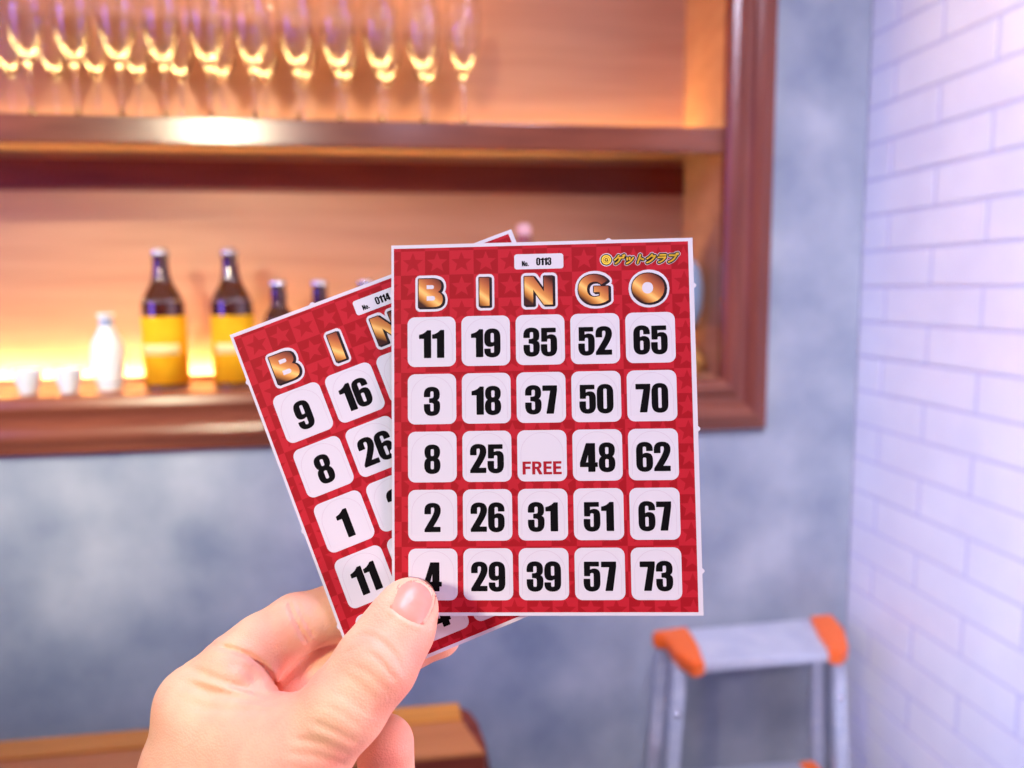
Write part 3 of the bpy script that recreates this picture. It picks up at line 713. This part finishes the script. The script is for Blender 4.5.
# thumbnail: outline in px on the photo's view of the thumb
NB = [(390, 609), (392.5, 596), (399, 584), (408, 577.5), (418, 577), (427, 580.5), (433.5, 587.5), (436, 597), (433, 609), (428, 619), (421.5, 626), (413, 624.5), (404, 620.5), (396, 615)]
crease([(390, 611), (397, 617), (408, 623.5), (421.5, 628.5)], -.45, 2.2, (-.24, -.19), False)     # cuticle fold
crease([(391, 607), (398, 612.5), (408, 619), (421, 624)], .30, 1.6, (-.24, -.19), False)
crease([(424, 627), (431, 618), (436, 606), (438, 595), (434, 585)], .35, 1.8, (-.24, -.19), False)
crease([(389, 608), (392, 595), (399, 583)], .20, 1.6, (-.24, -.19), False)

def surface_nets(F):
    ins = F < 0
    c = ins[:-1, :-1, :-1].astype(np.uint8)
    for dx in (0, 1):
        for dy in (0, 1):
            for dz in (0, 1):
                if dx+dy+dz: c = c+ins[dx:F.shape[0]-1+dx, dy:F.shape[1]-1+dy, dz:F.shape[2]-1+dz]
    act = (c > 0) & (c < 8); idx = np.argwhere(act); vid = np.full(act.shape, -1, np.int64); vid[act] = np.arange(len(idx))
    acc = np.zeros((len(idx), 3)); cnt = np.zeros(len(idx))
    cor = [(a, b, c_) for a in (0, 1) for b in (0, 1) for c_ in (0, 1)]
    val = {q: F[idx[:, 0]+q[0], idx[:, 1]+q[1], idx[:, 2]+q[2]] for q in cor}
    for q in cor:
        for ax in range(3):
            if q[ax]: continue
            r_ = list(q); r_[ax] = 1; r_ = tuple(r_); A, B = val[q], val[r_]; mk = (A < 0) != (B < 0)
            t = np.where(mk, A/np.where(mk, A-B, 1), 0); p = np.array(q, float)[None, :].repeat(len(idx), 0); p[:, ax] += t
            acc[mk] += p[mk]; cnt[mk] += 1
    V = lo+(idx+acc/cnt[:, None])*HV; faces = []
    for ax in range(3):
        sl0 = [slice(1, -1)]*3; sl1 = [slice(1, -1)]*3; sl0[ax] = slice(0, -1); sl1[ax] = slice(1, None)
        a, b = ins[tuple(sl0)], ins[tuple(sl1)]; e = np.argwhere(a != b); e_full = e.copy()
        for q in range(3):
            if q != ax: e_full[:, q] += 1
        o1, o2 = [(1, 2), (2, 0), (0, 1)][ax]
        def cell(da, db):
            g = e_full.copy(); g[:, o1] -= da; g[:, o2] -= db; return vid[g[:, 0], g[:, 1], g[:, 2]]
        q4 = np.stack([cell(1, 1), cell(0, 1), cell(0, 0), cell(1, 0)], 1); fl = a[tuple(e.T)]
        q4 = np.where(fl[:, None], q4, q4[:, ::-1]); faces.append(q4)
    Q = np.concatenate(faces); return V, Q[(Q >= 0).all(1)]
F[:, 0, :] = np.maximum(F[:, 0, :], .001); F[0] = np.maximum(F[0], .001); F[:, :, 0] = np.maximum(F[:, :, 0], .001)
V, Q = surface_nets(F)
# light smoothing (Taubin) of grid noise
e = np.concatenate([Q[:, [0, 1]], Q[:, [1, 2]], Q[:, [2, 3]], Q[:, [3, 0]]]); e = np.concatenate([e, e[:, ::-1]])
deg = np.bincount(e[:, 0], minlength=len(V))[:, None].clip(1)
for lam in (.5, -.52, .5, -.52):
    s = np.stack([np.bincount(e[:, 0], weights=V[e[:, 1], q], minlength=len(V)) for q in range(3)], 1)/deg
    V = V+lam*(s-V)
CN = np.array(CAM)
Vw = V@CN[:3, :3].T+CN[:3, 3]
me = bpy.data.meshes.new('hand'); me.from_pydata([], [], []); 
me.vertices.add(len(Vw)); me.vertices.foreach_set('co', Vw.astype(np.float32).ravel())
me.loops.add(Q.size); me.loops.foreach_set('vertex_index', Q.astype(np.int32).ravel())
me.polygons.add(len(Q)); me.polygons.foreach_set('loop_start', np.arange(0, Q.size, 4, dtype=np.int32)); me.polygons.foreach_set('loop_total', np.full(len(Q), 4, np.int32))
me.update(calc_edges=True); me.validate(); me.shade_smooth()
def skin_mat():
    m = mat('skin', (.8, .5, .38), .50, spec=.35, sss=.22)
    tc = nd(m, 'ShaderNodeTexCoord')
    n1 = nd(m, 'ShaderNodeTexNoise', Scale=42, Detail=3); lk(m, tc.outputs['Object'], n1.inputs['Vector'])
    cr = nd(m, 'ShaderNodeValToRGB'); e_ = cr.color_ramp.elements
    e_[0].position = .35; e_[0].color = (.86, .53, .36, 1); e_[1].position = .68; e_[1].color = (.79, .35, .26, 1)
    lk(m, n1.outputs['Fac'], cr.inputs['Fac']); lk(m, cr.outputs['Color'], bs(m).inputs['Base Color'])
    v = nd(m, 'ShaderNodeTexVoronoi', Scale=1500, Randomness=1.0); lk(m, tc.outputs['Object'], v.inputs['Vector'])
    n2 = nd(m, 'ShaderNodeTexNoise', Scale=500, Detail=5); lk(m, tc.outputs['Object'], n2.inputs['Vector'])
    ad = nd(m, 'ShaderNodeMath', _operation='ADD'); lk(m, v.outputs['Distance'], ad.inputs[0]); lk(m, n2.outputs['Fac'], ad.inputs[1])
    bp = nd(m, 'ShaderNodeBump', Strength=.35, Distance=.0003); lk(m, ad.outputs[0], bp.inputs['Height']); lk(m, bp.outputs['Normal'], bs(m).inputs['Normal'])
    return m
M['skin'] = skin_mat()
hand = link('hand', me, None, [M['skin']]); tag(hand, 'bare left hand holding the two bingo cards between thumb and fingers', 'hand')
# thumbnail plate laid on the surface
def Fat(p):
    g = (p-lo)/HV; i = np.floor(g).astype(int); f = g-i; v = 0
    for dx in (0, 1):
        for dy in (0, 1):
            for dz in (0, 1):
                v += (f[0] if dx else 1-f[0])*(f[1] if dy else 1-f[1])*(f[2] if dz else 1-f[2])*F[i[0]+dx, i[1]+dy, i[2]+dz]
    return v
def hit(px, py):
    d0, d1 = .205, .262; d = d0
    while d < d1 and Fat(P3(px, py, d)) > 0: d += .0005
    a, b_ = d-.0005, d
    for _ in range(12):
        c_ = (a+b_)/2
        if Fat(P3(px, py, c_)) > 0: a = c_
        else: b_ = c_
    return b_
# smooth closed outline through NB, filled in rings towards the centre
def cr2(pts, n=5):
    o = []; N = len(pts)
    for i in range(N):
        p0, p1, p2, p3 = (np.array(pts[(i+q) % N], float) for q in (-1, 0, 1, 2))
        for k_ in range(n):
            t = k_/n; o.append(.5*((2*p1)+(-p0+p2)*t+(2*p0-5*p1+4*p2-p3)*t*t+(-p0+3*p1-3*p2+p3)*t**3))
    return o
ol = cr2(NB); cen = np.array((414.0, 601.0)); bm = bmesh.new(); rings = []; LV = 7
F0 = thumb   # smooth thumb surface without the creases
Fs = F; F = F0
for l in range(LV+1):
    s = 1-l/LV
    if l == LV: rings.append([bm.verts.new(P3(*cen, hit(*cen)-.0005))]); break
    lift = .00050*min(1, (1-s)*3.0)-.00022
    rings.append([bm.verts.new(P3(*(cen+(p-cen)*s), hit(*(cen+(p-cen)*s))-lift)) for p in ol])
F = Fs
for a, b_ in zip(rings, rings[1:]):
    n = len(a)
    for i in range(n):
        if len(b_) == 1: bm.faces.new((a[i], a[(i+1) % n], b_[0]))
        else: bm.faces.new((a[i], a[(i+1) % n], b_[(i+1) % n], b_[i]))
bmesh.ops.transform(bm, matrix=CAM, verts=bm.verts)
for f in bm.faces:
    f.normal_update()
    if f.normal.dot(fwd) > 0: f.normal_flip()
nail_m = noise_mat('fingernail', (.74, .29, .23), (.80, .36, .28), 60, .38, sss=.2)
nail = obj('thumb_nail', bm, nail_m, hand, smooth=True)
sm = nail.modifiers.new('t', 'SOLIDIFY'); sm.thickness = .0004; sm.offset = -1
# ------------------------------------------------------------------ light
W = bpy.data.worlds.new('world'); bpy.context.scene.world = W; W.use_nodes = True
W.node_tree.nodes['Background'].inputs[0].default_value = (.14, .20, 1.0, 1); W.node_tree.nodes['Background'].inputs[1].default_value = .09
def area(name, loc, target, size, power, col, sy_=None, shape='RECTANGLE', spread=PI):
    l = bpy.data.lights.new(name, 'AREA'); l.shape = shape; l.size = size
    if shape in ('RECTANGLE', 'ELLIPSE'): l.size_y = sy_ or size
    l.energy = power; l.color = col; l.spread = spread
    o = bpy.data.objects.new(name, l); C.objects.link(o); o.location = loc
    o.rotation_euler = (Vector(target)-Vector(loc)).to_track_quat('-Z', 'Y').to_euler(); return o
# warm ceiling lamps behind the viewer, violet neon on the left and over the brick wall, plus added fills
area('lavender_fill', (-.60, -1.78, 2.30), (-.1, 1.2, 1.2), .10, 3.2, (.50, .46, 1.0), 1.0)  # unseen lavender fill added to tint and brighten the cards
area('ceiling_lamp', (-.97, -1.90, 2.31), (-.33, 1.5, 1.68), .12, 1.9, (1, .88, .62), shape='DISK', spread=.5)
l = bpy.data.lights.new('ceiling_spot', 'SPOT'); l.energy = 250; l.spot_size = .50; l.spot_blend = 1; l.shadow_soft_size = .04; l.color = (1, .98, .68)
o = bpy.data.objects.new('ceiling_spot', l); C.objects.link(o); o.location = (-1.0, -.35, 2.5)
o.rotation_euler = (Vector((-.68, 1.5, 1.22))-o.location).to_track_quat('-Z', 'Y').to_euler()
area('ceiling_lamp', (.30, .40, 2.35), (.66, 1.5, .70), .06, 1.1, (.90, .92, 1), shape='DISK', spread=1.6)
area('hand_fill', (-.95, -.45, 1.80), (-.06, .25, 1.26), .18, 1.0, (1, .86, .62), shape='DISK', spread=.8)  # unseen warm fill added to brighten the hand from the front left
area('neon_sign', (-1.75, .25, 1.75), (-.3, 1.5, 1.35), .8, 4.5, (.16, .14, 1.0), 1.1, spread=1.3)
area('neon_tube', (.30, .35, 2.25), (.94, .95, .85), .10, 16.5, (.72, .69, .96), 1.0, spread=2.2)
area('low_brick_fill', (.25, .10, .45), (.94, .75, .75), .08, 2.2, (.60, .64, 1.0), .8, spread=1.0)  # unseen fill added low down to brighten the lower bricks
area('pink_thumb_fill', (.80, -.15, 1.22), (.0, .25, 1.24), .3, 1.0, (1, .55, .62), .3, spread=.9)  # unseen pink fill added for the right side of the thumb
for x in (-.62, -.27, .08):  # unseen bulbs added for glints on the glasses and a brighter compartment
    l = bpy.data.lights.new('added_glass_light', 'POINT'); l.energy = 1.3; l.shadow_soft_size = .012; l.color = (1, .62, .38)
    o = bpy.data.objects.new('added_glass_light', l); C.objects.link(o); o.location = (x, 1.56, Z(.70))
sc = bpy.context.scene
sc.view_settings.view_transform = 'Standard'; sc.view_settings.look = 'None'
sc.view_settings.gamma = 1; sc.view_settings.exposure = 0; sc.view_settings.use_curve_mapping = False
sc.cycles.use_denoising = True
sc.cycles.max_bounces = 12; sc.cycles.transmission_bounces = 12; sc.cycles.sample_clamp_indirect = 30
